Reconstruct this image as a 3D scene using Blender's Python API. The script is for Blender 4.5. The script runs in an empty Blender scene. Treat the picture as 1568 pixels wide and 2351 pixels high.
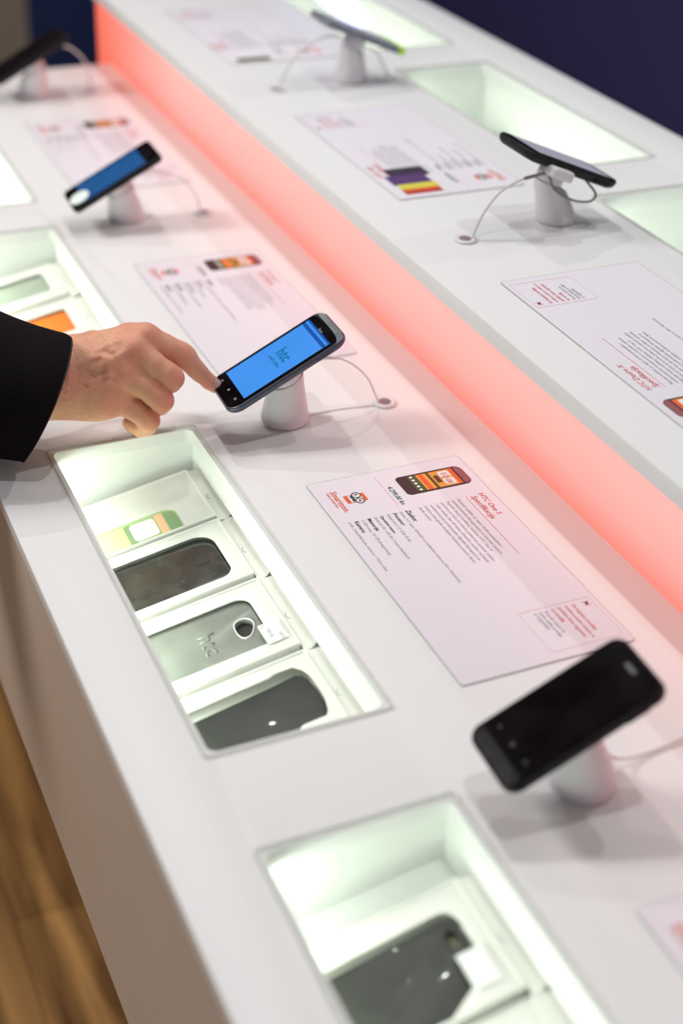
import bpy, bmesh, math, random
import numpy as np
from mathutils import Vector, Matrix, Euler
import openvdb as vdb
random.seed(4)
scene = bpy.context.scene
COL = scene.collection
# ---------------------------------------------------------------- camera, world, lights, exposure
S = 0.7                      # metres per survey unit (height of the camera above the lower table)
TZ = 0.90                    # lower table top
UZ = TZ + 0.2 * S            # raised counter top
CR = Vector((0.91211571, -0.40779089, 0.04185119))
CU = Vector((0.19142616, 0.51398268, 0.83616854))
CF = Vector((0.36249270, 0.75467105, -0.54687352))
CAM = Vector((0, 0, TZ + S))
FPX = 3234.99
cd = bpy.data.cameras.new('camera'); cam = bpy.data.objects.new('camera', cd); COL.objects.link(cam)
m = Matrix.Identity(4)
for i in range(3):
    m[i][0] = CR[i]; m[i][1] = CU[i]; m[i][2] = -CF[i]; m[i][3] = CAM[i]
cam.matrix_world = m
cd.sensor_fit = 'VERTICAL'; cd.sensor_height = 36; cd.sensor_width = 24
cd.lens = FPX / 2351 * 36
cd.clip_start = 0.05
cd.dof.use_dof = True; cd.dof.focus_distance = 1.29; cd.dof.aperture_fstop = 2.5
scene.camera = cam
vs = scene.view_settings
vs.view_transform = 'Standard'; vs.look = 'None'; vs.gamma = 1; vs.use_curve_mapping = False
vs.exposure = -0.10
world = bpy.data.worlds.new('world'); scene.world = world; world.use_nodes = True
bg = world.node_tree.nodes['Background']
bg.inputs[0].default_value = (1.0, 0.975, 0.99, 1); bg.inputs[1].default_value = 0.22
def area(name, loc, tgt, size, power, colour=(1, 1, 1)):
    l = bpy.data.lights.new(name, 'AREA'); l.shape = 'DISK'; l.size = size; l.energy = power; l.color = colour
    o = bpy.data.objects.new(name, l); COL.objects.link(o); o.location = loc
    o.rotation_euler = (Vector(tgt) - Vector(loc)).to_track_quat('-Z', 'Y').to_euler()
    return o
area('ceiling_spot', (0.50, 0.55, 3.3), (0.55, 0.9, 0.9), 0.05, 9.9, (1, .99, .985))
area('ceiling_spot', (0.52, 1.75, 3.3), (0.55, 1.5, 0.9), 0.05, 9.9, (1, .99, .985))
area('ceiling_spot', (1.60, 1.20, 3.1), (0.7, 1.2, 0.9), 0.06, 8.0, (1, .98, .96))
area('ceiling_spot', (0.62, 2.9, 3.3), (0.65, 2.4, 0.9), 0.05, 11, (1, .99, .97))
area('ceiling_spot', (2.70, 1.60, 2.6), (0.8, 1.3, 0.9), 0.08, 5.5, (1, .98, .98))
area('aisle_fill', (-1.2, 2.1, 2.6), (-.1, 1.5, 0), 0.6, 38, (1, .955, .91))  # added unseen lamp, brightens the floor and front panel
area('blue_wall_fill', (1.78, 3.9, 1.5), (2.15, 3.7, .8), 0.2, 2.2, (.35, .38, 1))  # added unseen lamp, gives the dark wall its blue gradient

# ---------------------------------------------------------------- helpers
def pix(x, y, depth):
    """a photograph pixel at a camera depth in metres -> world point (used to lay out the hand's joints)"""
    return CAM + (CF + CR * ((x - 784) / FPX) - CU * ((y - 1175.5) / FPX)) * depth
def L(x, y, z=0.0):
    return Vector((x * S, y * S, TZ + z * S))
def link(o, parent=None):
    COL.objects.link(o)
    if parent is not None: o.parent = parent
    return o
def tag(o, label=None, cat=None, group=None, kind=None):
    if label: o['label'] = label
    if cat: o['category'] = cat
    if group: o['group'] = group
    if kind: o['kind'] = kind
    return o
def empty(name, mat=None, label=None, cat=None, group=None):
    o = bpy.data.objects.new(name, None); link(o); o.empty_display_size = .02
    if mat is not None: o.matrix_world = mat
    return tag(o, label, cat, group)
def finish(me, angle=40):
    me.polygons.foreach_set('use_smooth', [True] * len(me.polygons))
    try: me.set_sharp_from_angle(angle=math.radians(angle))
    except Exception: pass
    me.update()
def obj(name, me, parent=None, mats=None, angle=40, smooth=True):
    if mats is not None:
        if len(me.materials): me.materials.clear()
        for mt in (mats if isinstance(mats, (list, tuple)) else [mats]): me.materials.append(mt)
    if smooth: finish(me, angle)
    return link(bpy.data.objects.new(name, me), parent)
class MB:
    def __init__(s): s.v = []; s.f = []; s.m = []
    def add(s, vs_, fs_, mi=0):
        b = len(s.v); s.v += [tuple(v) for v in vs_]; s.f += [tuple(i + b for i in f) for f in fs_]; s.m += [mi] * len(fs_)
    def mesh(s, me, M=None, mi=0):
        vv = [(M @ v.co if M else v.co) for v in me.vertices]
        s.add(vv, [tuple(p.vertices) for p in me.polygons], mi)
    def box(s, a, b, mi=0, M=None):
        x0, y0, z0 = a; x1, y1, z1 = b
        v = [Vector(q) for q in ((x0,y0,z0),(x1,y0,z0),(x1,y1,z0),(x0,y1,z0),(x0,y0,z1),(x1,y0,z1),(x1,y1,z1),(x0,y1,z1))]
        if M: v = [M @ q for q in v]
        s.add(v, [(0,3,2,1),(4,5,6,7),(0,1,5,4),(1,2,6,5),(2,3,7,6),(3,0,4,7)], mi)
    def out(s, name='m'):
        me = bpy.data.meshes.new(name); me.from_pydata(s.v, [], s.f); me.polygons.foreach_set('material_index', s.m); me.update(); return me
def rrect(x0, y0, x1, y1, r, n=8):
    out = []
    rr = r if isinstance(r, (list, tuple)) else (r, r, r, r)      # corners: (x1,y0) (x1,y1) (x0,y1) (x0,y0)
    for k, (cx, cy, a0) in enumerate(((x1, y0, -90), (x1, y1, 0), (x0, y1, 90), (x0, y0, 180))):
        r_ = rr[k]; sx = -1 if cx == x1 else 1; sy = -1 if cy == y1 else 1
        ox, oy = cx + sx * r_, cy + sy * r_
        if r_ <= 0: out.append((cx, cy)); continue
        for i in range(n + 1):
            a = math.radians(a0 + 90 * i / n); out.append((ox + r_ * math.cos(a), oy + r_ * math.sin(a)))
    return out
def circle(cx, cy, r, n=32, ry=None):
    ry = ry or r
    return [(cx + r * math.cos(2 * math.pi * i / n), cy + ry * math.sin(2 * math.pi * i / n)) for i in range(n)]
def plate_mesh(loops, z0, z1, bevel=0.0):
    """flat plate with holes: loops[0] outline, the rest holes"""
    cu = bpy.data.curves.new('plate', 'CURVE'); cu.dimensions = '2D'; cu.fill_mode = 'BOTH'
    for lp in loops:
        sp = cu.splines.new('POLY'); sp.points.add(len(lp) - 1); sp.use_cyclic_u = True
        for i, q in enumerate(lp): sp.points[i].co = (q[0], q[1], 0, 1)
    h = abs(z1 - z0) / 2
    cu.extrude = max(h - bevel, 0); cu.bevel_depth = bevel; cu.bevel_resolution = 2; cu.offset = -bevel
    o = bpy.data.objects.new('tmp', cu)
    me = bpy.data.meshes.new_from_object(o)
    bpy.data.objects.remove(o); bpy.data.curves.remove(cu)
    bm = bmesh.new(); bm.from_mesh(me); bmesh.ops.remove_doubles(bm, verts=bm.verts, dist=1e-6); bm.to_mesh(me); bm.free()
    me.materials.clear()
    for v in me.vertices: v.co.z += (z0 + z1) / 2
    return me
def plate(name, loops, z0, z1, mat, parent, bevel=0.0, angle=30):
    return obj(name, plate_mesh(loops, z0, z1, bevel), parent, mat, angle)
def rings_mesh(rings, cap0=True, cap1=True, closed=True):
    n = len(rings[0]); v = [q for r in rings for q in r]; f = []
    for k in range(len(rings) - 1):
        for i in range(n if closed else n - 1):
            j = (i + 1) % n; f.append((k * n + i, k * n + j, (k + 1) * n + j, (k + 1) * n + i))
    if cap0: f.append(tuple(reversed(range(n))))
    if cap1: f.append(tuple((len(rings) - 1) * n + i for i in range(n)))
    me = bpy.data.meshes.new('rings'); me.from_pydata([tuple(q) for q in v], [], f); me.update(); return me
def lathe_mesh(prof, n=48):
    rings = [[(r * math.cos(2 * math.pi * i / n), r * math.sin(2 * math.pi * i / n), z) for i in range(n)] for r, z in prof]
    return rings_mesh(rings)
def catmull(pts, n=10):
    P = [Vector(p) for p in pts]; P = [P[0] * 2 - P[1]] + P + [P[-1] * 2 - P[-2]]; out = []
    for i in range(1, len(P) - 2):
        a, b, c, d = P[i-1:i+3]
        for k in range(n):
            t = k / n; out.append(.5 * ((2*b) + (c-a)*t + (2*a-5*b+4*c-d)*t*t + (3*b-a-3*c+d)*t**3))
    out.append(P[-2]); return out
def tube_mesh(pts, r, n=10, sm=10):
    P = catmull(pts, sm) if sm else [Vector(p) for p in pts]
    rings = []; up = Vector((0.12, .31, 1)).normalized()
    for i, q in enumerate(P):
        t = (P[min(i+1, len(P)-1)] - P[max(i-1, 0)]).normalized()
        a = t.cross(up).normalized(); b = t.cross(a); up = -b if (-b).dot(up) > 0 else b
        rr = r(i / (len(P) - 1)) if callable(r) else r
        rings.append([q + a * rr * math.cos(2*math.pi*k/n) + b * rr * math.sin(2*math.pi*k/n) for k in range(n)])
    return rings_mesh(rings)
def text_mesh(txt, width=None, size=None, shear=.15, bold=0.0):
    cu = bpy.data.curves.new('txt', 'FONT'); cu.body = txt; cu.shear = shear; cu.offset = bold; cu.size = size or 1.0
    cu.resolution_u = 2
    o = bpy.data.objects.new('t', cu); me = bpy.data.meshes.new_from_object(o)
    bpy.data.objects.remove(o); bpy.data.curves.remove(cu); me.materials.clear()
    if width and len(me.vertices):
        w = max(v.co.x for v in me.vertices) - min(v.co.x for v in me.vertices)
        for v in me.vertices: v.co = v.co * (width / w) if size is None else Vector((v.co.x * width / w, v.co.y, v.co.z))
    return me

# ---------------------------------------------------------------- materials
def srgb(r, g, b):
    f = lambda c: (c / 255 / 12.92) if c <= 10 else ((c / 255 + .055) / 1.055) ** 2.4
    return (f(r), f(g), f(b), 1)
def mat(name, col, rough=.5, metal=0, spec=.5, coat=0, noise=None, emit=None, es=0, trans=0, alpha=1, bump=None, sss=0, nscale=None):
    m_ = bpy.data.materials.new(name); m_.use_nodes = True; nt = m_.node_tree; b = nt.nodes['Principled BSDF']
    b.inputs['Base Color'].default_value = col; b.inputs['Roughness'].default_value = rough
    b.inputs['Metallic'].default_value = metal; b.inputs['Specular IOR Level'].default_value = spec
    b.inputs['Coat Weight'].default_value = coat; b.inputs['Transmission Weight'].default_value = trans
    b.inputs['Alpha'].default_value = alpha
    if sss: b.inputs['Subsurface Weight'].default_value = sss; b.inputs['Subsurface Radius'].default_value = (1, .35, .2); b.inputs['Subsurface Scale'].default_value = .004
    if emit: b.inputs['Emission Color'].default_value = emit; b.inputs['Emission Strength'].default_value = es
    tc = nt.nodes.new('ShaderNodeTexCoord')
    if noise:                        # (scale, second colour, amount)
        n = nt.nodes.new('ShaderNodeTexNoise'); n.inputs['Scale'].default_value = noise[0]; n.inputs['Detail'].default_value = 5
        nt.links.new(tc.outputs['Object'], n.inputs['Vector'])
        r = nt.nodes.new('ShaderNodeMapRange'); r.inputs[1].default_value = .35; r.inputs[2].default_value = .65; r.inputs[4].default_value = noise[2]
        mx = nt.nodes.new('ShaderNodeMix'); mx.data_type = 'RGBA'; mx.inputs[6].default_value = col; mx.inputs[7].default_value = noise[1]
        nt.links.new(n.outputs['Fac'], r.inputs[0]); nt.links.new(r.outputs[0], mx.inputs[0]); nt.links.new(mx.outputs[2], b.inputs['Base Color'])
    if bump:                         # (scale, strength, distance)
        n = nt.nodes.new('ShaderNodeTexNoise'); n.inputs['Scale'].default_value = bump[0]; n.inputs['Detail'].default_value = 6
        nt.links.new(tc.outputs['Object'], n.inputs['Vector'])
        bp = nt.nodes.new('ShaderNodeBump'); bp.inputs['Strength'].default_value = bump[1]; bp.inputs['Distance'].default_value = bump[2]
        nt.links.new(n.outputs['Fac'], bp.inputs['Height']); nt.links.new(bp.outputs[0], b.inputs['Normal'])
    return m_
def emat(name, col, strength):
    m_ = bpy.data.materials.new(name); m_.use_nodes = True; nt = m_.node_tree; nt.nodes.clear()
    e = nt.nodes.new('ShaderNodeEmission'); o = nt.nodes.new('ShaderNodeOutputMaterial'); e.inputs[0].default_value = col; e.inputs[1].default_value = strength
    nt.links.new(e.outputs[0], o.inputs[0]); return m_
M = {}
M['white'] = mat('white_laminate', (.785, .785, .79, 1), .38, spec=.35, noise=(1.3, (.78, .778, .78, 1), 1), bump=(900, .03, .0002))
M['panel'] = mat('beige_panel', (.60, .50, .44, 1), .45, spec=.3, noise=(2.5, (.57, .46, .39, 1), 1))
M['liner'] = mat('niche_liner', (.85, .86, .845, 1), .6, noise=(3, (.84, .855, .835, 1), 1))
M['led'] = emat('green_white_led', (.88, 1.0, .84, 1), 26.0); M['led_dim'] = emat('soft_green_white_led', (.88, 1.0, .83, 1), 14.0)
M['carton'] = mat('package_card', (.80, .79, .75, 1), .5, noise=(40, (.77, .765, .73, 1), 1))
M['dark_case'] = mat('dark_case', (.022, .021, .018, 1), .22, coat=.5, noise=(70, (.055, .053, .045, 1), .8), bump=(260, .08, .0002))
M['grey_case'] = mat('grey_case', (.20, .205, .185, 1), .3, coat=.4, noise=(30, (.26, .27, .25, 1), .8))
M['black_case'] = mat('black_case', (.014, .014, .012, 1), .42, coat=0.03, noise=(50, (.024, .024, .021, 1), .8))
M['orange_case'] = mat('orange_case', (.95, .24, .03, 1), .4, noise=(30, (.9, .2, .03, 1), .8))
M['green_case'] = mat('smoky_case', (.36, .42, .34, 1), .3, coat=.3, noise=(30, (.42, .48, .40, 1), .8))
M['hole'] = mat('dark_hole', (.018, .014, .013, 1), .5, noise=(200, (.03, .025, .022, 1), .6))
M['plastic'] = mat('white_plastic', (.74, .71, .75, 1), .35, noise=(20, (.72, .69, .735, 1), 1))
M['cable'] = mat('white_cable', (.72, .70, .70, 1), .4, noise=(60, (.68, .66, .66, 1), 1))
M['cable_grey'] = mat('grey_cable', (.22, .21, .21, 1), .4, noise=(60, (.26, .25, .25, 1), 1))
M['socket'] = mat('socket_dark', (.24, .18, .18, 1), .6, noise=(60, (.2, .15, .15, 1), 1))
M['slate'] = mat('slate_metal', (.085, .095, .13, 1), .33, metal=.6, noise=(90, (.10, .11, .15, 1), 1))
M['capgrey'] = mat('grey_metal', (.26, .27, .29, 1), .35, metal=.6, noise=(200, (.30, .31, .33, 1), 1))
M['blackb'] = mat('black_rubber', (.006, .005, .006, 1), .5, spec=.2, noise=(90, (.02, .018, .02, 1), 1))
M['glassb'] = mat('black_glass', (.003, .002, .003, 1), .25, spec=.01, noise=(30, (.009, .007, .008, 1), 1))
M['greyic'] = mat('grey_icon', (.10, .10, .10, 1), .5, noise=(90, (.12, .12, .12, 1), 1))
M['lime'] = mat('lime_plastic', (.45, .75, .02, 1), .4, noise=(30, (.4, .7, .02, 1), 1))
M['greymet'] = mat('grey_phone', (.17, .18, .23, 1), .4, noise=(30, (.2, .21, .26, 1), 1))
def glassy(name, tint, mixf, rough=.02):
    """thin clear sheet: mostly transparent with a faint gloss"""
    m_ = bpy.data.materials.new(name); m_.use_nodes = True; nt = m_.node_tree; nt.nodes.clear()
    t = nt.nodes.new('ShaderNodeBsdfTransparent'); g = nt.nodes.new('ShaderNodeBsdfGlossy'); f = nt.nodes.new('ShaderNodeFresnel'); f.inputs[0].default_value = 1.42
    g.inputs['Roughness'].default_value = rough; t.inputs[0].default_value = tint; mx = nt.nodes.new('ShaderNodeMixShader'); o = nt.nodes.new('ShaderNodeOutputMaterial')
    mm = nt.nodes.new('ShaderNodeMath'); mm.operation = 'MULTIPLY'; mm.inputs[1].default_value = mixf
    gm = nt.nodes.new('ShaderNodeNewGeometry'); iv = nt.nodes.new('ShaderNodeMath'); iv.operation = 'SUBTRACT'; iv.inputs[0].default_value = 1; m2 = nt.nodes.new('ShaderNodeMath'); m2.operation = 'MULTIPLY'
    nt.links.new(gm.outputs['Backfacing'], iv.inputs[1]); nt.links.new(iv.outputs[0], m2.inputs[0]); nt.links.new(mm.outputs[0], m2.inputs[1])
    nt.links.new(f.outputs[0], mm.inputs[0]); nt.links.new(m2.outputs[0], mx.inputs[0]); nt.links.new(t.outputs[0], mx.inputs[1]); nt.links.new(g.outputs[0], mx.inputs[2]); nt.links.new(mx.outputs[0], o.inputs[0]); return m_
M['pane'] = glassy('clear_acrylic', (.985, .995, .985, 1), .8)
M['paneedge'] = mat('acrylic_edge', (.66, .68, .655, 1), .25, alpha=.32, noise=(30, (.7, .71, .68, 1), 1))
M['sheet'] = mat('lavender_card', (.765, .735, .80, 1), .5, spec=.3, noise=(6, (.76, .73, .79, 1), 1))
def ink(name, r, g, b): return mat(name, srgb(r, g, b), .6, noise=(300, tuple(c * .93 for c in srgb(r, g, b)[:3]) + (1,), .6))
M['red'] = ink('red_ink', 216, 62, 48); M['green'] = ink('green_ink', 22, 96, 84); M['grey'] = ink('grey_ink', 172, 165, 174); M['black'] = ink('black_ink', 60, 56, 62)
M['pink'] = ink('pink_ink', 236, 190, 194); M['orange'] = ink('orange_ink', 228, 92, 46); M['rose'] = ink('rose_ink', 226, 112, 110); M['maroon'] = ink('maroon_ink', 62, 30, 34)
M['mauve'] = ink('mauve_ink', 150, 84, 88); M['paper'] = ink('white_ink', 236, 232, 238); M['gold'] = ink('gold_ink', 232, 160, 56); M['brown'] = ink('brown_ink', 92, 62, 30); M['olive'] = ink('olive_ink', 70, 84, 34)
M['purple'] = ink('purple_ink', 84, 52, 110); M['yellow'] = ink('yellow_ink', 214, 204, 74); M['brick'] = ink('brick_ink', 186, 62, 48); M['dpurp'] = ink('plum_ink', 58, 46, 70)
M['pgreen'] = ink('pale_green_ink', 168, 190, 140); M['pyellow'] = ink('pale_yellow_ink', 240, 222, 150); M['porange'] = ink('pale_orange_ink', 240, 190, 150); M['deepgreen'] = ink('moss_ink', 128, 156, 112)  # pale inks hold the LED light's wash over the carton picture
M['blue_shirt'] = None

def screen_mat(name, col, strength):
    m_ = emat(name, col, strength); nt = m_.node_tree; e = [n for n in nt.nodes if n.type == 'EMISSION'][0]
    n = nt.nodes.new('ShaderNodeTexNoise'); n.inputs['Scale'].default_value = 18; tc = nt.nodes.new('ShaderNodeTexCoord')
    mx = nt.nodes.new('ShaderNodeMix'); mx.data_type = 'RGBA'; mx.inputs[6].default_value = col; mx.inputs[7].default_value = tuple(min(1, c * 1.12 + .01) for c in col[:3]) + (1,)
    nt.links.new(tc.outputs['Object'], n.inputs['Vector']); nt.links.new(n.outputs['Fac'], mx.inputs[0]); nt.links.new(mx.outputs[2], e.inputs[0]); return m_
M['scr_blue'] = screen_mat('lit_blue_screen', srgb(70, 150, 242), 1.0)
M['scr_bar'] = screen_mat('lit_status_bar', srgb(28, 86, 172), 1.0)
M['scr_text'] = screen_mat('lit_teal_text', srgb(24, 118, 172), 1.0)
M['scr_dim'] = screen_mat('dim_blue_screen', srgb(38, 92, 152), .95)
M['scr_pale'] = screen_mat('pale_screen', srgb(176, 172, 190), .8)
M['scr_dark'] = screen_mat('dim_dark_row', srgb(16, 48, 92), 1.0)

# ---------------------------------------------------------------- setting
def wood():
    m_ = mat('wood_floor', (.30, .15, .05, 1), .45, spec=.3); nt = m_.node_tree; b = nt.nodes['Principled BSDF']
    tc = nt.nodes.new('ShaderNodeTexCoord'); mp = nt.nodes.new('ShaderNodeMapping'); mp.inputs['Scale'].default_value = (9, .8, 1); mp.inputs['Rotation'].default_value = (0, 0, .1)
    n = nt.nodes.new('ShaderNodeTexNoise'); n.inputs['Scale'].default_value = 2.2; n.inputs['Detail'].default_value = 8; n.inputs['Distortion'].default_value = .6
    cr = nt.nodes.new('ShaderNodeValToRGB'); cr.color_ramp.elements[0].position = .32; cr.color_ramp.elements[0].color = (.13, .062, .018, 1)
    cr.color_ramp.elements[1].position = .68; cr.color_ramp.elements[1].color = (.62, .37, .13, 1)
    br = nt.nodes.new('ShaderNodeTexBrick'); br.inputs['Scale'].default_value = 1; br.inputs['Brick Width'].default_value = 1.4; br.inputs['Row Height'].default_value = .19; br.inputs['Mortar Size'].default_value = .003
    br.inputs['Color1'].default_value = (1, 1, 1, 1); br.inputs['Color2'].default_value = (.72, .7, .66, 1); br.inputs['Mortar'].default_value = (.7, .65, .6, 1)
    m2 = nt.nodes.new('ShaderNodeMapping'); m2.inputs['Rotation'].default_value = (0, 0, math.pi / 2)
    mx = nt.nodes.new('ShaderNodeMix'); mx.data_type = 'RGBA'; mx.blend_type = 'MULTIPLY'; mx.inputs[0].default_value = 1
    nt.links.new(tc.outputs['Object'], mp.inputs[0]); nt.links.new(mp.outputs[0], n.inputs['Vector']); nt.links.new(n.outputs['Fac'], cr.inputs[0])
    nt.links.new(tc.outputs['Object'], m2.inputs[0]); nt.links.new(m2.outputs[0], br.inputs['Vector'])
    nt.links.new(cr.outputs[0], mx.inputs[6]); nt.links.new(br.outputs[0], mx.inputs[7]); nt.links.new(mx.outputs[2], b.inputs['Base Color']); return m_
q = MB(); q.box((-2.5, -1.5, -.1), (3.6, 6.0, 0)); o = obj('floor', q.out(), None, wood(), smooth=False); tag(o, kind='structure')
q = MB(); q.box((1.19, 5.4, 0), (3.6, 5.6, 3.2)); o = obj('wall_back', q.out(), None, mat('navy_wall', (.010, .028, .125, 1), .6, noise=(1, (.009, .024, .105, 1), 1)), smooth=False); tag(o, kind='structure')
q = MB(); q.box((-2.5, 5.4, 0), (1.19, 5.6, 3.2)); o = obj('wall_back_left', q.out(), None, mat('taupe_wall', (.36, .30, .24, 1), .6, noise=(1, (.33, .28, .22, 1), 1)), smooth=False); tag(o, kind='structure')
q = MB(); q.box((2.15, -1.5, 0), (2.25, 5.4, 1.6)); o = obj('wall_right', q.out(), None, mat('dark_wall', (.030, .025, .115, 1), .7, noise=(.8, (.022, .018, .085, 1), 1)), smooth=False); tag(o, kind='structure')

# ---------------------------------------------------------------- lower display table
X0, X1, TY0, TY1 = .2613, .9535, -.35, 3.425          # survey units
NI = [(.235, .866), (1.016, 1.652), (1.80, 2.43), (2.575, 3.205)]
NX = (.352, .5505)
TT = .020
def table():
    root = empty('display_table', Matrix.Translation((0, 0, 0)), 'long white display table with lit glass niches, the lower one nearest the hand', 'table')
    loops = [[(x * S, y * S) for x, y in rrect(X0, TY0, X1, TY1, (.0, .0, .03, 0.03), 8)]]
    for a, b in NI: loops.append([(x * S, y * S) for x, y in rrect(NX[0], a, NX[1], b, .011, 6)])
    plate('tabletop', loops, TZ - TT * S, TZ, M['white'], root, bevel=.0006)
    q = MB(); x = X0 * S + .002; zb = 0.0
    q.box((x, TY0 * S + .01, TZ - .46 * S), (x + .018, TY1 * S - .03, TZ - TT * S))
    obj('front_panel', q.out(), root, M['panel'], smooth=False)
    q = MB(); q.box((x + .20, TY0 * S + .05, 0), (x + .22, TY1 * S - .08, TZ - .25)); q.box((x + .22, TY1 * S - .10, 0), (.95 * S, TY1 * S - .08, TZ - TT * S))
    obj('plinth', q.out(), root, M['panel'], smooth=False)
    q = MB(); q.box((x + .02, TY1 * S - .02, TZ - .46 * S), (.95 * S, TY1 * S - .002, TZ - TT * S))
    obj('end_panel', q.out(), root, M['white'], smooth=False)
    for a, b in NI: niche(root, a, b, TZ, NX, -1)
    return root
A = math.radians(11.5); TA = math.tan(A)
def zplane(x, drop=0):                                 # surface carrying the package tops, survey units
    return -.052 + (x - .535) * TA - drop
def niche(root, a, b, z, nx, side, tt=TT, floor=.034, depth=None):
    """lit box under one opening: walls, sloping floor, led strip along the viewer's side"""
    xl, xr = nx[0] - .042, nx[1] + .004; ya, yb = a - .03, b + .004
    zt = -tt
    if depth is None: zl, zr = zplane(xl, floor), zplane(xr, floor)
    else: zl = zr = -depth
    P = lambda x, y, zz: (x * S, y * S, z + zz * S)
    v = [P(xl, ya, zt), P(xr, ya, zt), P(xr, yb, zt), P(xl, yb, zt), P(xl, ya, zl), P(xr, ya, zr), P(xr, yb, zr), P(xl, yb, zl)]
    f = [(4, 5, 6, 7), (0, 4, 7, 3), (1, 2, 6, 5), (2, 3, 7, 6), (0, 1, 5, 4)]
    me = bpy.data.meshes.new('n'); me.from_pydata(v, [], f)
    bm = bmesh.new(); bm.from_mesh(me); bmesh.ops.recalc_face_normals(bm, faces=bm.faces); bm.to_mesh(me); bm.free()
    o = obj('niche_liner', me, root, M['liner'], smooth=False)
    sm = o.modifiers.new('thick', 'SOLIDIFY'); sm.thickness = .002; sm.offset = 1
    q = MB()
    q.box(P(xl + .002, ya + .02, zt - .022), P(xl + .008, yb - .02, zt - .004))
    obj('led_strip', q.out(), root, M['led'] if depth is None else M['led_dim'], smooth=False)
table()

def glass_cover(a, b, z, nx, label, e=.008):
    r = empty('glass_cover', Matrix.Translation(((nx[0] + nx[1]) / 2 * S, (a + b) / 2 * S, z)), label, 'glass cover')
    w, h = (nx[1] - nx[0]) / 2 * S + e * S, (b - a) / 2 * S + e * S
    plate('clear_sheet', [rrect(-w + .001, -h + .001, w - .001, h - .001, .002, 3)], .0002, .0030, M['pane'], r, 0)
    plate('polished_edge', [rrect(-w, -h, w, h, .003, 3), rrect(-w + .0011, -h + .0011, w - .0011, h - .0011, .002, 3)], .0001, .0031, M['paneedge'], r, 0)
    return r
gl = ['clear cover over the nearest niche, above the case with a square notch', 'clear acrylic cover over the niche just below the pointing hand', 'clear cover over the niche with the orange phone case', 'clear cover over the farthest left niche, cut by the photo edge']
for (a, b), lb in zip(NI, gl): glass_cover(a, b, TZ, NX, lb)

# ---------------------------------------------------------------- raised counter with glowing red front
UX = (.897, 1.611); UN = (1.293, 1.493)
UNI = [(.50, 1.06), (1.20, 1.80), (1.945, 2.535), (2.69, 3.29)]
def counter():
    root = empty('raised_counter', Matrix.Identity(4), 'raised white counter behind the lower table, with glowing red front panel', 'counter')
    loops = [[(x * S, y * S) for x, y in rrect(UX[0], -.35, UX[1], 3.60, .002, 3)]]
    for a, b in UNI: loops.append([(x * S, y * S) for x, y in rrect(UN[0], a, UN[1], b, .008, 6)])
    plate('countertop', loops, UZ - .0175, UZ, M['white'], root, bevel=.0006)
    # backlit acrylic panel
    m_ = bpy.data.materials.new('red_backlit_acrylic'); m_.use_nodes = True; nt = m_.node_tree; b_ = nt.nodes['Principled BSDF']
    b_.inputs['Base Color'].default_value = (.45, .12, .10, 1); b_.inputs['Roughness'].default_value = .5
    tc = nt.nodes.new('ShaderNodeTexCoord'); sp = nt.nodes.new('ShaderNodeSeparateXYZ'); nt.links.new(tc.outputs['Object'], sp.inputs[0])
    ry = nt.nodes.new('ShaderNodeMapRange'); ry.inputs[1].default_value = 2.05; ry.inputs[2].default_value = 2.46; nt.links.new(sp.outputs['Y'], ry.inputs[0])
    rz = nt.nodes.new('ShaderNodeValToRGB'); mr = nt.nodes.new('ShaderNodeMapRange'); mr.inputs[1].default_value = TZ; mr.inputs[2].default_value = UZ; nt.links.new(sp.outputs['Z'], mr.inputs[0]); nt.links.new(mr.outputs[0], rz.inputs[0])
    e = rz.color_ramp.elements; e[0].position = 0; e[0].color = (.93, .24, .19, 1); e[1].position = .22; e[1].color = (.98, .40, .36, 1)
    e2 = e.new(.55); e2.color = (1, .47, .43, 1); e3 = e.new(.9); e3.color = (.98, .38, .34, 1)
    mx = nt.nodes.new('ShaderNodeMix'); mx.data_type = 'RGBA'; nt.links.new(ry.outputs[0], mx.inputs[0]); nt.links.new(rz.outputs[0], mx.inputs[6]); mx.inputs[7].default_value = (1, .15, .09, 1)
    nt.links.new(mx.outputs[2], b_.inputs['Emission Color']); b_.inputs['Emission Strength'].default_value = .90
    q = MB(); q.box((.9537 * S, -.3 * S, .06), (.9537 * S + .006, 3.54 * S, UZ - .0178)); obj('glowing_red_panel', q.out(), root, m_, smooth=False)
    q = MB(); q.box((.9537 * S + .007, -.3 * S, 0), (.9537 * S + .03, 3.53 * S, UZ - .0178)); q.box((UX[1] * S - .04, -.3 * S, 0), (UX[1] * S - .02, 3.53 * S, UZ - .0178)); q.box((.98 * S, 3.53 * S, 0), (UX[1] * S - .02, 3.53 * S + .02, UZ - .0178))
    obj('cabinet_panel', q.out(), root, M['white'], smooth=False)
    for a, b in UNI: niche(root, a, b, UZ, UN, 1, tt=.026, depth=.135)
    return root
counter()
for (a, b), lb in zip(UNI, ['clear cover over a raised counter niche outside the right photo edge', 'clear cover over the raised niche cut by the right photo edge', 'clear cover over the raised niche behind the black tilted phone', 'clear cover over the farthest raised niche near the top edge']):
    if a > 1: glass_cover(a, b, UZ, UN, lb)

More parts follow.
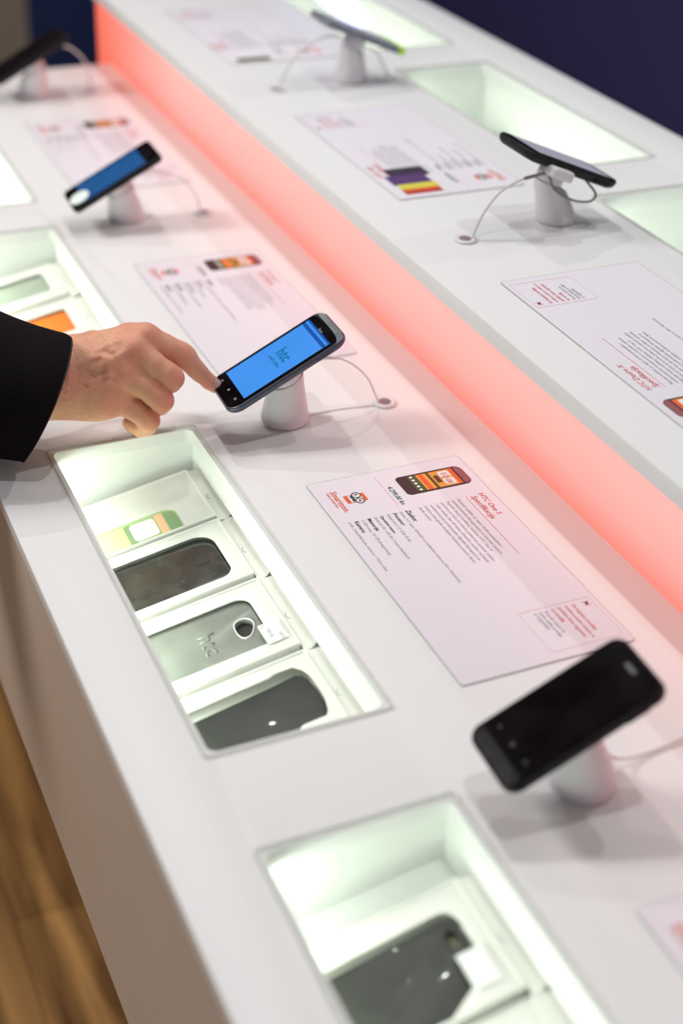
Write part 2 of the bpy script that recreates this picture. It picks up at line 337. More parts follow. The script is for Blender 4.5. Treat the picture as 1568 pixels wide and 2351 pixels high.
# ---------------------------------------------------------------- phone case packages lying in the niches
def pkg_matrix(x, y, z=TZ):
    # right end of the package, near edge; local x runs up the slope to the right, y away
    return Matrix.Translation((x * S, y * S, z + zplane(x) * S)) @ Matrix.Rotation(-A, 4, 'Y')
def heart(cx, cy, r):
    out = []
    for i in range(28):
        t = 2 * math.pi * i / 28; rr = r * (1 + .13 * math.cos(3 * t - .6)); out.append((cx + rr * math.cos(t), cy + rr * math.sin(t)))
    return out
def package(label, x, y, w, win, case_outline, case_mat, hole=None, ring=None, length=.165, tab=True, group='phone case packages lying in the lit niches', sink=.004):
    r = empty('phone_case_package', pkg_matrix(x, y), label, 'phone case package', group)
    th = .020
    q = MB(); q.mesh(plate_mesh([rrect(-length, 0, 0, w, .0015, 3)] + ([win] if win else []), -.0015, 0, .0003))
    q.box((-length, 0, -th), (-length + .001, w, -.0015)); q.box((-.001, 0, -th), (0, w, -.0015)); q.box((-length, 0, -th), (0, .001, -.0015)); q.box((-length, w - .001, -th), (0, w, -.0015))
    q.box((-length, 0, -th), (0, w, -th + .001)); q.box((-length + .002, .002, -.012), (-.002, w - .002, -.011))
    obj('carton', q.out(), r, M['carton'], 30)
    # raised lip round the carton rim
    q = MB(); q.mesh(plate_mesh([rrect(-length, 0, 0, w, .002, 3), rrect(-length + .0022, .0022, -.0022, w - .0022, .0012, 3)], 0, .0012, .0003)); obj('rim', q.out(), r, M['carton'], 30)
    if tab:
        ty = w * .02 - .014
        out = [(0, ty + .004), (.009, ty + .006), (.0130, ty + .010), (.0148, ty + .017), (.0150, ty + .024), (.0150, w - .008), (.012, w - .001), (0, w + .001)]
        obj('hang_tab', plate_mesh([out], -.0035, -.0028, .0001), r, M['carton'], 30)
        arc = [(.0055 + .0026 * math.cos(math.radians(100 + 20 * i)), w * .42 + .0045 * math.sin(math.radians(100 + 20 * i))) for i in range(9)]
        arc2 = [(.0055 + .0022 * math.cos(math.radians(100 + 20 * i)), w * .42 + .0041 * math.sin(math.radians(100 + 20 * i))) for i in range(9)]
        obj('punched_slit', plate_mesh([arc + arc2[::-1]], -.0028, -.0026), r, M['greyic'], smooth=False)
        q = MB(); q.mesh(plate_mesh([rrect(.0138, w * .12, .0152, w - .014, .0004, 2)], -.0028, .0012)); obj('folded_lip', q.out(), r, M['carton'], 30)
    if case_outline:
        loops = [case_outline] + ([hole] if hole else [])
        c_ = obj('phone_case', plate_mesh(loops, -.0105, -sink, .0012), r, case_mat, 50)
        if ring: obj('hole_rim', plate_mesh([ring, hole], -sink - .0004, -sink + .0007, .0003), c_, M['paper'], 40)
        if hole: obj('camera_hole', plate_mesh([hole], -.0107, -.009, 0), c_, M['hole'], 40)
        return r, c_
    return r, None
m_ = lambda v: v * S
# case outlines, package-local metres  (x from the right end, y from the near edge)
y0 = 1.360; W1 = .1355 * S
win = rrect(-.158, .0115, -.0150, .0820, (.012, .019, .003, .003), 8)
p1, c1 = package('scratched dark phone case in white carton, topmost of the three large packages', .535, y0, W1, win, rrect(-.160, .0105, -.0142, .083, (.012, .019, .003, .003), 8), M['dark_case'])
plate('camera_mark', [rrect(-.040, .044, -.027, .056, (.004, .005, .005, .003), 6)], -.0042, -.0036, M['hole'], c1, 0)
y0 = 1.207; W1 = .1427 * S
win = rrect(-.158, .0160, -.0178, .0835, (.007, .013, .003, .003), 8)
h_ = [(-.0400, .0555), (-.0385, .0585), (-.0345, .0603), (-.0300, .0602), (-.0262, .0575), (-.0245, .0535), (-.0243, .0500), (-.0262, .0455), (-.0290, .0405), (-.0325, .0372), (-.0368, .0370), (-.0395, .0398), (-.0408, .0450), (-.0408, .0505)]
def shrink(lp, k):
    cx = sum(a for a, b in lp) / len(lp); cy = sum(b for a, b in lp) / len(lp)
    return [(cx + (a - cx) * k, cy + (b - cy) * k) for a, b in lp]
p2, c2 = package('translucent grey phone case with heart-shaped camera hole and price sticker, middle package', .535, y0, W1, win, rrect(-.160, .0150, -.0172, .0845, (.007, .013, .003, .003), 8), M['grey_case'], hole=h_, ring=shrink(h_, 1.12))
tm = text_mesh('htc', .026, shear=0, bold=.0); Mt = Matrix.Translation((-.0735, .0600, -.0040)) @ Matrix.Rotation(-math.pi / 2, 4, 'Z')
q = MB(); q.mesh(tm, Mt); lt = obj('embossed_letters', q.out(), c2, M['grey_case'], 30); so = lt.modifiers.new('s', 'SOLIDIFY'); so.thickness = .0012; so.offset = 0
st = plate('price_sticker', [rrect(-.0245, .0125, -.0062, .0385, .0005, 2)], .0013, .0017, mat('sticker_paper', (.86, .86, .86, 1), .6, noise=(90, (.84, .84, .85, 1), 1)), p2, 0)
st['label'] = 'white price sticker'
q = MB()
for tx, x_, y_, wd in (('15874', -.0115, .0215, None), ('100.00', -.0195, .0300, None)):
    tm = text_mesh(tx, .0125 if tx == '100.00' else .0098, shear=0, bold=.006); q.mesh(tm, Matrix.Translation((x_, y_ + .002, .0019)) @ Matrix.Rotation(-math.pi / 2, 4, 'Z'))
q.box((-.0228, .0335, .0018), (-.0216, .0352, .0019)); q.box((-.0205, .0350, .0018), (-.0193, .0366, .0019))
obj('price_print', q.out(), st, M['grey'], smooth=False)
y0 = 1.052; W1 = .1435 * S
o3 = [(-.160, .002), (-.0700, .0020), (-.0540, .0040), (-.0400, .0180), (-.0365, .0215), (-.0330, .0222), (-.0150, .0218), (-.0112, .0262), (-.0082, .0400), (-.0077, .0550), (-.0090, .0720), (-.0110, .0790), (-.0145, .0838), (-.0175, .0868), (-.0340, .0875), (-.0380, .0855), (-.160, .0840)]
k3 = [(-.158, .004), (-.0700, .0036), (-.0555, .0058), (-.0420, .0195), (-.0345, .0232), (-.0160, .0232), (-.0125, .0268), (-.0096, .0405), (-.0091, .0550), (-.0103, .0710), (-.0130, .0775), (-.0180, .0810), (-.0400, .0790), (-.158, .0740)]
p3, c3 = package('black phone case with notched corner in white carton, lowest of the three large packages', .535, y0, W1, o3, k3, M['black_case'])
# picture box beyond the first package
y0 = 1.503; W1 = .125 * S
p4, _ = package('pale carton printed with a yellow-screened phone, farthest of the niche below the hand', .535, y0, W1, None, None, None)
q = MB(); q.mesh(plate_mesh([rrect(-.150, .001, -.032, .038, (.006, .012, .002, .002), 6)], .0001, .0004), mi=0)
q.mesh(plate_mesh([rrect(-.143, .003, -.084, .034, .001, 2)], .0004, .0006), mi=1); q.mesh(plate_mesh([rrect(-.104, .003, -.096, .034, .001, 2)], .0004, .0007), mi=2)
q.mesh(plate_mesh([rrect(-.084, .003, -.076, .034, .003, 3)], .0004, .0006), mi=4)
q.mesh(plate_mesh([rrect(-.079, .005, -.054, .032, .004, 3)], .0004, .0007), mi=3)
q.mesh(plate_mesh([rrect(-.053, .003, -.045, .034, .001, 2)], .0004, .0006), mi=2)
q.mesh(plate_mesh([rrect(-.044, .003, -.033, .034, (.001, .009, .001, .001), 5)], .0004, .0006), mi=4)
obj('printed_phone_picture', q.out(), p4, [M['pgreen'], M['pyellow'], M['porange'], M['paper'], M['deepgreen']], smooth=False)
# niche nearest the camera
y0 = .675; W1 = .139 * S
case_b = [(-.150, .002), (-.052, .0045), (-.0299, .0190), (-.0295, .0400), (-.0160, .0405), (-.0160, .0660), (-.0185, .0715), (-.0240, .0745), (-.150, .0700)]
win_b = [(-.152, .0005), (-.052, .003), (-.0285, .0175), (-.0285, .0400), (-.0145, .0405), (-.0145, .0670), (-.0175, .0745), (-.0240, .0775), (-.152, .0735)]
hl = rrect(-.0275, .0500, -.0195, .0640, .0035, 5)
p5, c5 = package('blurred black phone case with square notch in white carton, nearest niche', .535, y0, W1, win_b, case_b, M['black_case'], hole=hl)
plate('price_sticker', [rrect(-.0300, .0120, -.0105, .0412, .0005, 2)], .0013, .0017, st.data.materials[0], p5, 0)['label'] = 'blank white sticker'
c5.children[0].data.materials[0] = mat('olive_hole', (.16, .16, .09, 1), .5, noise=(90, (.14, .14, .08, 1), 1))
p6, c6 = package('white carton lying below the notched black case, cut by the bottom photo edge', .535, .525, W1, None, None, None)
# niche with the orange case
p7, c7 = package('orange phone case in white carton, partly hidden behind the black sleeve', .535, 2.11, .135 * S, rrect(-.158, .0130, -.0160, .0735, .004, 5), rrect(-.160, .0120, -.0150, .0745, (.004, .007, .003, .003), 6), M['orange_case'])
p8, c8 = package('smoky green phone case in white carton, farther than the orange one', .535, 2.262, .135 * S, rrect(-.158, .0220, -.0165, .0780, .008, 6), rrect(-.160, .0210, -.0155, .0790, .010, 6), M['green_case'])

# ---------------------------------------------------------------- information cards
SPEC = [('Zaslon:', 'Zaslon: 4.3" Super AMOLED sa GorillaGlass za\u0161titom (540 x 960 piksela)', .166), ('Procesor:', 'Dual-core 1.5 GHz Krait', .066), ('Operativni sustav:', 'Android OS, v4.0 (Ice Cream Sandwich)', .100), ('Memorija:', '1 GB rama, 16 GB (integrirana)', .083), ('Kamera:', '8 MP, 3264x2448 pixela, autofocus + VGA prednja', .113)]
PARA_S = ['Pametni telefon sa super brzim punjenjem i', 'revolucionarnim fotoaparatom te izvornim zvukom.', 'Pogodni dosjet mobilnog telefona HTC One X', 'savr\u0161eno je kako bi stvorio jedinstven pametni telefon', 'i tako sna\u017ean kao da imate vrhunsko osobno ra\u010dunalo,', 'revolucionaran profesionalni digitalni fotoaparat te', 'izvoran zvuk glazbe studijske kvalitete pomo\u0107u Beats', 'Audio sustava']
PW = [.118, .133, .122, .142, .143, .134, .137, .034]
def card(label, x, y, z, flip, title, scr='gold', group='printed information cards on the display tables', L_=.439, price='4.299,00 kn', pic=True):
    """x,y: the sheet's top left corner as its reader sees it; the reader's right is -Y on the lower table (+Y on the raised counter)"""
    rz = math.pi / 2 if flip else -math.pi / 2
    r = empty('information_card', Matrix.Translation((x * S, y * S, z)) @ Matrix.Rotation(rz, 4, 'Z'), label, 'information card', group)
    Wd, Hh = L_ * S, .2266 * S
    plate('card_sheet', [rrect(0, -Hh, Wd, 0, .0025, 4)], .0001, .0012, M['sheet'], r, .0001)
    plate('clear_border', [rrect(-.0009, -Hh - .0009, Wd + .0009, .0009, .003, 4), rrect(0, -Hh, Wd, 0, .0025, 4)], .0001, .0014, M['paneedge'], r, 0)
    Z = .0014
    def T(q_, txt, u, v, w, mi, shear=.18, bold=0, size=None):
        q_.mesh(text_mesh(txt, w * S, shear=shear, bold=bold, size=size), Matrix.Translation((u * S, -v * S, Z)), mi)
    def R_(q_, u0, v0, u1, v1, mi, rr=0, z=Z):
        q_.mesh(plate_mesh([rrect(u0 * S, -v1 * S, u1 * S, -v0 * S, rr * S, 3)], z - .0001, z), None, mi)
    q = MB(); T(q, title, .097, .0200, .054 if len(title) < 10 else .070, 0); T(q, 'Specifikacija', .1005, .0325, .057, 0)
    obj('heading_print', q.out(), r, [M['red']], smooth=False)
    q = MB(); R_(q, .099, .0386, .2395, .0391, 0); obj('heading_rule', q.out(), r, [M['red']], smooth=False)
    q = MB(); R_(q, .013, .1323, .087, .1327, 0); obj('price_rule', q.out(), r, [M['rose']], smooth=False)
    q = MB()
    for i, (t_, w) in enumerate(zip(PARA_S, PW)): T(q, t_, .1005, .0535 + i * .0081, w, 0)
    for i, (a, b, w) in enumerate(SPEC):
        v0 = .1300 + i * .0183; T(q, a, .1015, v0, .019 + .0013 * len(a), 1, bold=.012); T(q, b, .1015, v0 + .0086, w, 0)
    obj('specification_print', q.out(), r, [M['grey'], M['black']], smooth=False)
    q = MB(); T(q, price, .041, .1275, .046, 0, bold=.01); obj('price_print', q.out(), r, [M['green']], smooth=False)
    # shop logo: a little handset with round glasses and a moustache above the shop's name
    q = MB(); T(q, 'Smartson.', .0265, .2050, .052, 0, shear=.1, bold=.01); T(q, 'BUDI PAMETAN', .0290, .2110, .036, 0, shear=.1)
    R_(q, .0425, .1635, .0610, .1685, 0, .001); R_(q, .0425, .1870, .0610, .1925, 0, .001); R_(q, .0425, .1685, .0432, .1870, 0); R_(q, .0603, .1685, .0610, .1870, 0)
    for cx in (.0450, .0590):
        q.mesh(plate_mesh([circle(cx * S, -.1745 * S, .0066 * S, 20), circle(cx * S, -.1745 * S, .0054 * S, 20)], Z, Z + .0001), None, 1); q.mesh(plate_mesh([circle((cx - .001) * S, -.1745 * S, .0015 * S, 10)], Z, Z + .0001), None, 2)
    R_(q, .0510, .1740, .0530, .1748, 1)
    for sx in (-1, 1): q.mesh(plate_mesh([[(.0517 * S, -.1800 * S), ((.0517 + sx * .003) * S, -.1795 * S), ((.0517 + sx * .0065) * S, -.1815 * S), ((.0517 + sx * .008) * S, -.1800 * S), ((.0517 + sx * .0068) * S, -.1835 * S), ((.0517 + sx * .003) * S, -.1840 * S), (.0517 * S, -.1825 * S)]], Z, Z + .0001), None, 2)
    obj('shop_logo', q.out(), r, [M['orange'], M['green'], M['black']], smooth=False)
    # notice box
    q = MB(); q.mesh(plate_mesh([rrect(.348 * S, -.1035 * S, .4255 * S, -.006 * S, .003 * S, 3), rrect(.3486 * S, -.1029 * S, .4249 * S, -.0066 * S, .0025 * S, 3)], Z - .0001, Z), None, 0)
    rows = [('Uz kupnju ure\u0111aja', .0345, .052, 1), ('mobilnu pretplatu dobijete na', .0435, .064, 1), ('poklon bon trgovine', .0530, .060, 1), ('uz ure\u0111aj', .0620, .026, 1), ('Ponuda vrijedi do', .0720, .044, 2), ('isteka zaliha prodaje', .0790, .050, 2), ('u trgovini', .0860, .032, 2)]
    for t_, v, w, mi in rows: T(q, t_, .3545, v, w, mi, bold=.008)
    for k in range(2): R_(q, .3555 + k * .0065, .0105, .3565 + k * .0065, .0200, 1)
    q.mesh(plate_mesh([circle(.3593 * S, -.0152 * S, .0022 * S, 12)], Z, Z + .0001), None, 3)
    obj('notice_print', q.out(), r, [M['pink'], M['rose'], M['grey'], M['maroon']], smooth=False)
    # picture of the phone
    q = MB()
    if scr == 'rainbow':
        R_(q, .090, .030, .130, .100, 0, .004); R_(q, .056, .018, .098, .088, 1, .003, Z + .0001); R_(q, .036, .022, .058, .090, 2, .002, Z + .0002); R_(q, .015, .020, .036, .086, 3, .002, Z + .0002); R_(q, .028, .022, .034, .086, 4, 0, Z + .0003)
        obj('phone_picture', q.out(), r, [M['dpurp'], M['purple'], M['yellow'], M['brick'], M['orange']], smooth=False)
    elif scr == 'small':
        R_(q, .010, .018, .034, .090, 0, .003); R_(q, .014, .028, .030, .078, 1, 0, Z + .0001)
        obj('phone_picture', q.out(), r, [M['brown'], M['olive']], smooth=False)
    else:
        q.mesh(plate_mesh([rrect(.0245 * S, -.1090 * S, .0705 * S, -.0105 * S, (.007 * S, .011 * S, .011 * S, .007 * S), 6)], Z - .0001, Z), None, 0)
        q.mesh(plate_mesh([rrect(.027 * S, -.0215 * S, .068 * S, -.0110 * S, (.001, .006, .006, .001), 5)], Z, Z + .0001), None, 6)
        R_(q, .0280, .0245, .0670, .0920, 1, 0, Z + .0001); R_(q, .0280, .0245, .0670, .0300, 2, 0, Z + .0002)
        R_(q, .0310, .0320, .0465, .0480, 3, .003, Z + .0002); R_(q, .0485, .0320, .0640, .0480, 3, .003, Z + .0002)
        q.mesh(text_mesh('10', .011 * S, shear=0), Matrix.Translation((.0335 * S, -.0450 * S, Z + .0004)), 2); q.mesh(text_mesh('08', .011 * S, shear=0), Matrix.Translation((.0510 * S, -.0450 * S, Z + .0004)), 2)
        R_(q, .0380, .0500, .0560, .0570, 4, .001, Z + .0002); R_(q, .0280, .0600, .0670, .0640, 4, 0, Z + .0002); R_(q, .0280, .0690, .0670, .0760, 2, 0, Z + .0002); R_(q, .0280, .0790, .0670, .0920, 5, 0, Z + .0002)
        for k in range(5): q.mesh(plate_mesh([circle((.0315 + k * .0080) * S, -.0870 * S, .0024 * S, 12)], Z + .0002, Z + .0004), None, 3)
        obj('phone_picture', q.out(), r, [M['maroon'], M['gold'], M['orange'], M['paper'], M['brown'], M['olive'], M['mauve']], smooth=False)
    return r
card('lavender card headed HTC One S, in focus, beside the niche with three cases', .8705, 1.453, TZ, False, 'HTC One S')
card('blurred lavender card on the lower table, left of the touched phone and its blue screen', .870, 2.225, TZ, False, 'HTC One V')
card('heavily blurred card on the lower table beyond the small blue-screened phone', .872, 3.025, TZ, False, 'HTC One X')
card('blurred card cut off at the lower right edge of the photo', .870, .676, TZ, False, 'HTC One')
card('lavender card headed HTC Desire X, on the raised counter at right edge', .977, 1.120, UZ, True, 'HTC Desire X')
card('card picturing purple and rainbow phones, on the raised counter beside the red panel', .983, 1.890, UZ, True, 'HTC 8X', 'rainbow')
card('farthest card on the raised counter, near the top photo edge', .990, 2.665, UZ, True, 'HTC', 'small')

# ---------------------------------------------------------------- phones, stands, cables
def frame(c, tilt, yaw=0, roll=0):
    return Matrix.Translation(c) @ Matrix.Rotation(yaw, 4, 'Z') @ Matrix.Rotation(tilt, 4, 'Y') @ Matrix.Rotation(roll, 4, 'X')
def phone(label, c, Lh, Wd, T_, tilt, yaw, body, front, screen=None, style='plain', r=.011, roll=0, curve=0.0):
    Mx = frame(c, tilt, yaw, roll)
    root = empty('smartphone', Mx, label, 'smartphone', 'smartphones on security stands')
    hl, hw = Lh / 2, Wd / 2
    prof = [(.0050, -T_), (.0022, -T_ * .88), (.0006, -T_ * .66), (0, -T_ * .42), (.0002, -T_ * .2), (.0009, -.0004), (.0016, 0)]
    rings = []
    for ins, z in prof:
        lp = rrect(-hl + ins, -hw + ins, hl - ins, hw - ins, max(r - ins * .6, .002), 8)
        rings.append([(x, y, z - (curve * (x / hl) ** 2 * -1 if z < -T_ * .3 else 0)) for x, y in lp])
    obj('body', rings_mesh(rings), root, body, 50)
    gi = .0022
    if style == 'one_s':
        # black glass up to a curved line, grey speaker cap above it
        g = [(-hl + gi + .008, -hw + gi)] ; xt = hl - .0105
        lp = rrect(-hl + gi, -hw + gi, xt, hw - gi, (.006, .006, r - gi, r - gi), 8)
        lp = [(x + (.0028 * (1 - (y / hw) ** 2) if x > xt - .0065 else 0), y) for x, y in lp]
        # subdivide the top edge so that it bows
        out = []
        for i, p_ in enumerate(lp):
            out.append(p_); n_ = lp[(i + 1) % len(lp)]
            if abs(p_[1] - n_[1]) > .03 and p_[0] > 0:
                for k in range(1, 10):
                    t = k / 10; y = p_[1] + (n_[1] - p_[1]) * t; out.append((xt + .0028 * (1 - (y / hw) ** 2), y))
        plate('front_glass', [out], 0, .0006, front, root, .0002)
        lp2 = rrect(xt + .0034, -hw + .006, hl - .0018, hw - .006, (.007, .007, .0008, .0008), 6)
        plate('speaker_cap', [lp2], 0, .0005, M['capgrey'], root, .0002)
        q = MB()
        for k in range(16): q.mesh(plate_mesh([circle(xt + .0050, -.006 + k * .0008, .00022, 6)], .0005, .0006))
        q.mesh(plate_mesh([circle(xt + .0045, -.0205, .0009, 10)], .0005, .0006))
        obj('earpiece_holes', q.out(), root, M['hole'], smooth=False)
        q = MB(); q.mesh(text_mesh('htc', .0085, shear=0), Matrix.Translation((xt - .0085, .0042, .0007)) @ Matrix.Rotation(-math.pi / 2, 4, 'Z')); obj('maker_logo', q.out(), root, mat('silver_print', (.35, .35, .36, 1), .4, noise=(90, (.4, .4, .4, 1), 1)), smooth=False)
    else:
        plate('front_glass', [rrect(-hl + gi, -hw + gi, hl - gi, hw - gi, r - gi, 8)], 0, .0006, front, root, .0002)
    if screen:
        x0, x1, y_ = screen[0], screen[1], screen[2]
        sc = plate('screen', [rrect(x0, -y_, x1, y_, .0004, 2)], .0006, .0008, screen[3], root, 0)
        if style == 'one_s':
            q = MB(); q.mesh(plate_mesh([rrect(x1 - .0088, -y_, x1 - .0048, y_, .0001, 1)], .0008, .0009), None, 0); q.mesh(plate_mesh([rrect(x1 - .0022, -y_, x1, y_, .0001, 1)], .0008, .0009), None, 0); obj('status_bar', q.out(), sc, M['scr_bar'], smooth=False)
            q = MB(); q.mesh(text_mesh('htc', .0215, shear=0, bold=.03), Matrix.Translation((.0030, .0100, .00095)) @ Matrix.Rotation(-math.pi / 2, 4, 'Z')); q.mesh(text_mesh('quietly brilliant', .0255, shear=.1, bold=.045), Matrix.Translation((-.0045, .0112, .00095)) @ Matrix.Rotation(-math.pi / 2, 4, 'Z')); obj('screen_text', q.out(), sc, M['scr_text'], smooth=False)
        if style == 'dim':
            q = MB()
            for k in range(5): q.mesh(plate_mesh([rrect(x0 + .012 + k * .016, y_ - .007, x0 + .019 + k * .016, y_ - .001, .001, 2)], .0008, .0009))
            obj('screen_icons', q.out(), sc, M['scr_dark'], smooth=False)
    if style in ('one_s', 'black'):
        for k in (-1, 0, 1):
            ys = k * .0195 if style == 'one_s' else k * .0185
            q = MB(); xb = -hl + (.0125 if style == 'one_s' else .022)
            if k == 0: q.mesh(plate_mesh([[(xb - .0013, ys - .0012), (xb + .0004, ys - .0015), (xb + .0016, ys), (xb + .0004, ys + .0015), (xb - .0013, ys + .0012)]], .0006, .0007))
            elif k < 0: q.mesh(plate_mesh([rrect(xb - .0012, ys - .0015, xb + .0012, ys + .0015, .0003, 2), rrect(xb - .0008, ys - .0010, xb + .0008, ys + .0010, .0002, 2)], .0006, .0007))
            else: q.mesh(plate_mesh([[(xb, ys + .0018), (xb + .0013, ys), (xb + .0004, ys), (xb + .0004, ys - .0015), (xb - .0004, ys - .0015), (xb - .0004, ys), (xb - .0013, ys)]], .0006, .0007))
            obj('soft_key', q.out(), root, mat('key_icon', (.5, .5, .52, 1) if style == 'one_s' else (.06, .06, .06, 1), .5, noise=(50, (.5, .5, .52, 1) if style == 'one_s' else (.07, .07, .07, 1), 1)), smooth=False)
    if style == 'black':
        plate('chin_band', [rrect(-hl + .003, -hw + .004, -hl + .013, hw - .004, (.001, .001, .006, .006), 5)], .0006, .0010, M['blackb'], root, .0001)
        plate('earpiece', [rrect(hl - .013, -.006, hl - .0095, .006, .0017, 5)], .0006, .0008, M['greyic'], root, 0)
    if style in ('one_s', 'black', 'dim', 'plain'):
        q = MB(); q.box((hl * .45, -hw - .0006, -T_ * .62), (hl * .72, -hw + .0006, -T_ * .42)); obj('volume_key', q.out(), root, body, 30)
    return root, Mx
def stand(label, bx, by, z, Mx, T_, r0=.0245, group='white conical security stands', ztop=None):
    root = empty('security_stand', Matrix.Translation((bx, by, z)), label, 'phone stand', group)
    inv = root.matrix_world.inverted()
    c = inv @ (Mx @ Vector((0, 0, -T_))); n = (Mx.to_3x3() @ Vector((0, 0, 1))).normalized()
    p0 = c - n * .016                                      # plane of the seam
    prof = [(.0200, 0), (.0235, .0008), (.0247, .0028), (.0248, .0055), (.0240, .0100), (.0228, .0165), (.0212, .0250), (.0194, .0340), (.0178, .0430), (.0166, .0520), (.0158, .0600), (.0155, .080)]
    k = r0 / .0248; rings = []; N = 48
    for r_, zz in prof:
        t = min(max(zz / max(p0.z, .03), 0), 1); sh = p0.xy * (t * t * .4 + t * .6)
        ring = []
        for i in range(N):
            a = 2 * math.pi * i / N; x = r_ * k * math.cos(a) + sh.x; y = r_ * k * math.sin(a) + sh.y
            zl = p0.z - ((x - p0.x) * n.x + (y - p0.y) * n.y) / n.z
            ring.append((x, y, min(zz, zl - (.0001 * (.08 - zz)))))
        rings.append(ring)
    obj('pedestal', rings_mesh(rings), root, M['plastic'], 60)
    rt = n.to_track_quat('Z', 'Y').to_matrix().to_4x4()
    q = MB(); q.mesh(lathe_mesh([(.0150 * k, .0006), (.0165 * k, .0012), (.0170 * k, .006), (.0168 * k, .0125), (.0160 * k, .0158), (.0150 * k, .0160)]), Matrix.Translation(p0) @ rt)
    obj('mount_head', q.out(), root, M['plastic'], 40)
    return root
def grommet(label, x, y, z):
    r = empty('cable_grommet', Matrix.Translation((x, y, z)), label, 'cable grommet', 'white cable grommets set in the tops')
    obj('ring', lathe_mesh([(.0085, .0002), (.0122, .0002), (.0125, .0010), (.0120, .0022), (.0100, .0030), (.0078, .0029), (.0064, .0022)], 40), r, M['plastic'], 50)
    plate('socket', [circle(0, 0, .0064, 28)], .0001, .0026, M['socket'], r, 0)
    return r
def cable(label, pts, rad=.0013, clip=None, grey=False, extra=None):
    r = empty('security_cable', Matrix.Translation(pts[0]), label, 'cable', 'thin white security cables')
    P = [Vector(p) - Vector(pts[0]) for p in pts]
    obj('wire', tube_mesh(P, rad, 8), r, M['cable'], 60)
    if clip:
        a, b, rr = clip; obj('plug', tube_mesh([P[a], P[a].lerp(P[b], .5), P[b]], rr, 10, 4), r, M['cable_grey'] if grey else M['plastic'], 60)
    if extra: extra(r, Vector(pts[0]))
    return r
def lying(a, b):  # thin tube laid along the table from stand to grommet
    def f(r, o): obj('lying_tube', tube_mesh([L(*a) - o, L((a[0] + b[0]) / 2, (a[1] + b[1]) / 2 + .004, .002) - o, L(*b) - o], .0007, 8, 6), r, M['cable'], 60)
    return f
TL = -math.radians(27.8)
ph1, MX1 = phone('phone with lit blue screen reading htc, touched by the pointing finger', L(.6655, 1.617, .106), .1345, .0672, .0085, TL, math.radians(-2), M['slate'], M['glassb'], (-.0475, .0500, .0272, M['scr_blue']), 'one_s', r=.0135)
stand('white stand under the touched phone with the lit blue screen', .685 * S, 1.630 * S, TZ, MX1, .0085)
ph2, MX2 = phone('black phone with dark screen, blurred in the right foreground', L(.652, .838, .1060), .1280, .0645, .0100, TL, math.radians(-3), M['blackb'], M['glassb'], None, 'black', r=.011)
stand('white stand under the black foreground phone', .688 * S, .838 * S, TZ, MX2, .0100)
ph3, MX3 = phone('small blurred phone with dim blue screen and white round spot, upper left', L(.662, 2.411, .098), .1300, .0640, .0090, TL, math.radians(-2), M['blackb'], M['glassb'], (-.046, .0440, .0270, M['scr_dim']), 'dim', r=.007)
plate('round_white_glare', [circle(-.050, -.010, .0135, 28, .0150)], .0009, .0012, mat('white_glare', (.85, .92, .90, 1), .4, noise=(50, (.8, .9, .87, 1), 1)), ph3, 0)  # white disc stands for a bright reflection on the screen
stand('white stand under the small phone with the dim blue screen', .695 * S, 2.440 * S, TZ, MX3, .0090)
ph4, MX4 = phone('blurred black phone cut by the left photo edge, at the table end', L(.700, 3.21, .098), .1350, .0660, .0100, TL, 0, M['blackb'], M['glassb'], None, 'plain', r=.009)
stand('white stand at the table end, under the phone cut by the left edge', .712 * S, 3.225 * S, TZ, MX4, .0100)
ph5, MX5 = phone('black phone tilted away with pale screen edge, on the raised counter', L(1.166, 1.735, .304), .1280, .0680, .0130, math.radians(22), 0, M['blackb'], M['glassb'], (-.048, .050, .029, M['scr_pale']), 'plain', r=.012, curve=.004)
stand('white stand on the raised counter under the tilted black phone', 1.178 * S, 1.741 * S, UZ, MX5, .0130, r0=.0222)
ph6, MX6 = phone('grey phone with a lime green end, near the top photo edge', L(1.182, 2.49, .300), .1270, .0640, .0090, math.radians(22), 0, M['greymet'], M['greymet'], (-.048, .046, .028, M['scr_pale']), 'plain', r=.009)
plate('lime_end_cap', [rrect(.0500, -.0324, .0642, .0324, (.009, .009, .001, .001), 5)], -.0085, .0012, M['lime'], ph6, .0005)['label'] = 'lime green end cap'
stand('white stand on the raised counter under the grey and lime phone', 1.175 * S, 2.503 * S, UZ, MX6, .0090, r0=.0222)

grommet('grommet right of the touched phone, at the end of its cable', .842 * S, 1.625 * S, TZ)
cable('thin cable arching from the touched phone to its grommet', [L(.7000, 1.62, .0945), L(.7295, 1.62, .0961), L(.7599, 1.62, .091), L(.7879, 1.62, .0737), L(.81, 1.62, .0488), L(.8230, 1.62, .0216), L(.831, 1.622, .004)], .0009, (1, 2, .0016), False, lying((.716, 1.628, .002), (.826, 1.622, .002)))
grommet('blurred grommet right of the small blue-screened phone', .840 * S, 2.417 * S, TZ)
cable('blurred cable of the small blue-screened phone', [L(.70, 2.42, .092), L(.75, 2.42, .092), L(.80, 2.42, .07), L(.828, 2.418, .03), L(.832, 2.417, .004)], .0009)
grommet('farthest grommet on the lower table, beside the table end', .844 * S, 3.211 * S, TZ)
cable('thick pale cable arching over the table end at upper left', [L(.73, 3.21, .10), L(.765, 3.21, .113), L(.80, 3.21, .105), L(.83, 3.21, .075), L(.842, 3.21, .035), L(.840, 3.21, .004)], .0016)
grommet('grommet at the right edge beside the foreground phone', .845 * S, .853 * S, TZ)
cable('cable lying from the foreground stand to the right photo edge', [L(.712, .838, .030), L(.735, .842, .012), L(.77, .846, .004), L(.81, .850, .004), L(.832, .853, .005)], .0011)
grommet('grommet left of the tilted black phone on the raised counter', 1.004 * S, 1.713 * S, UZ)
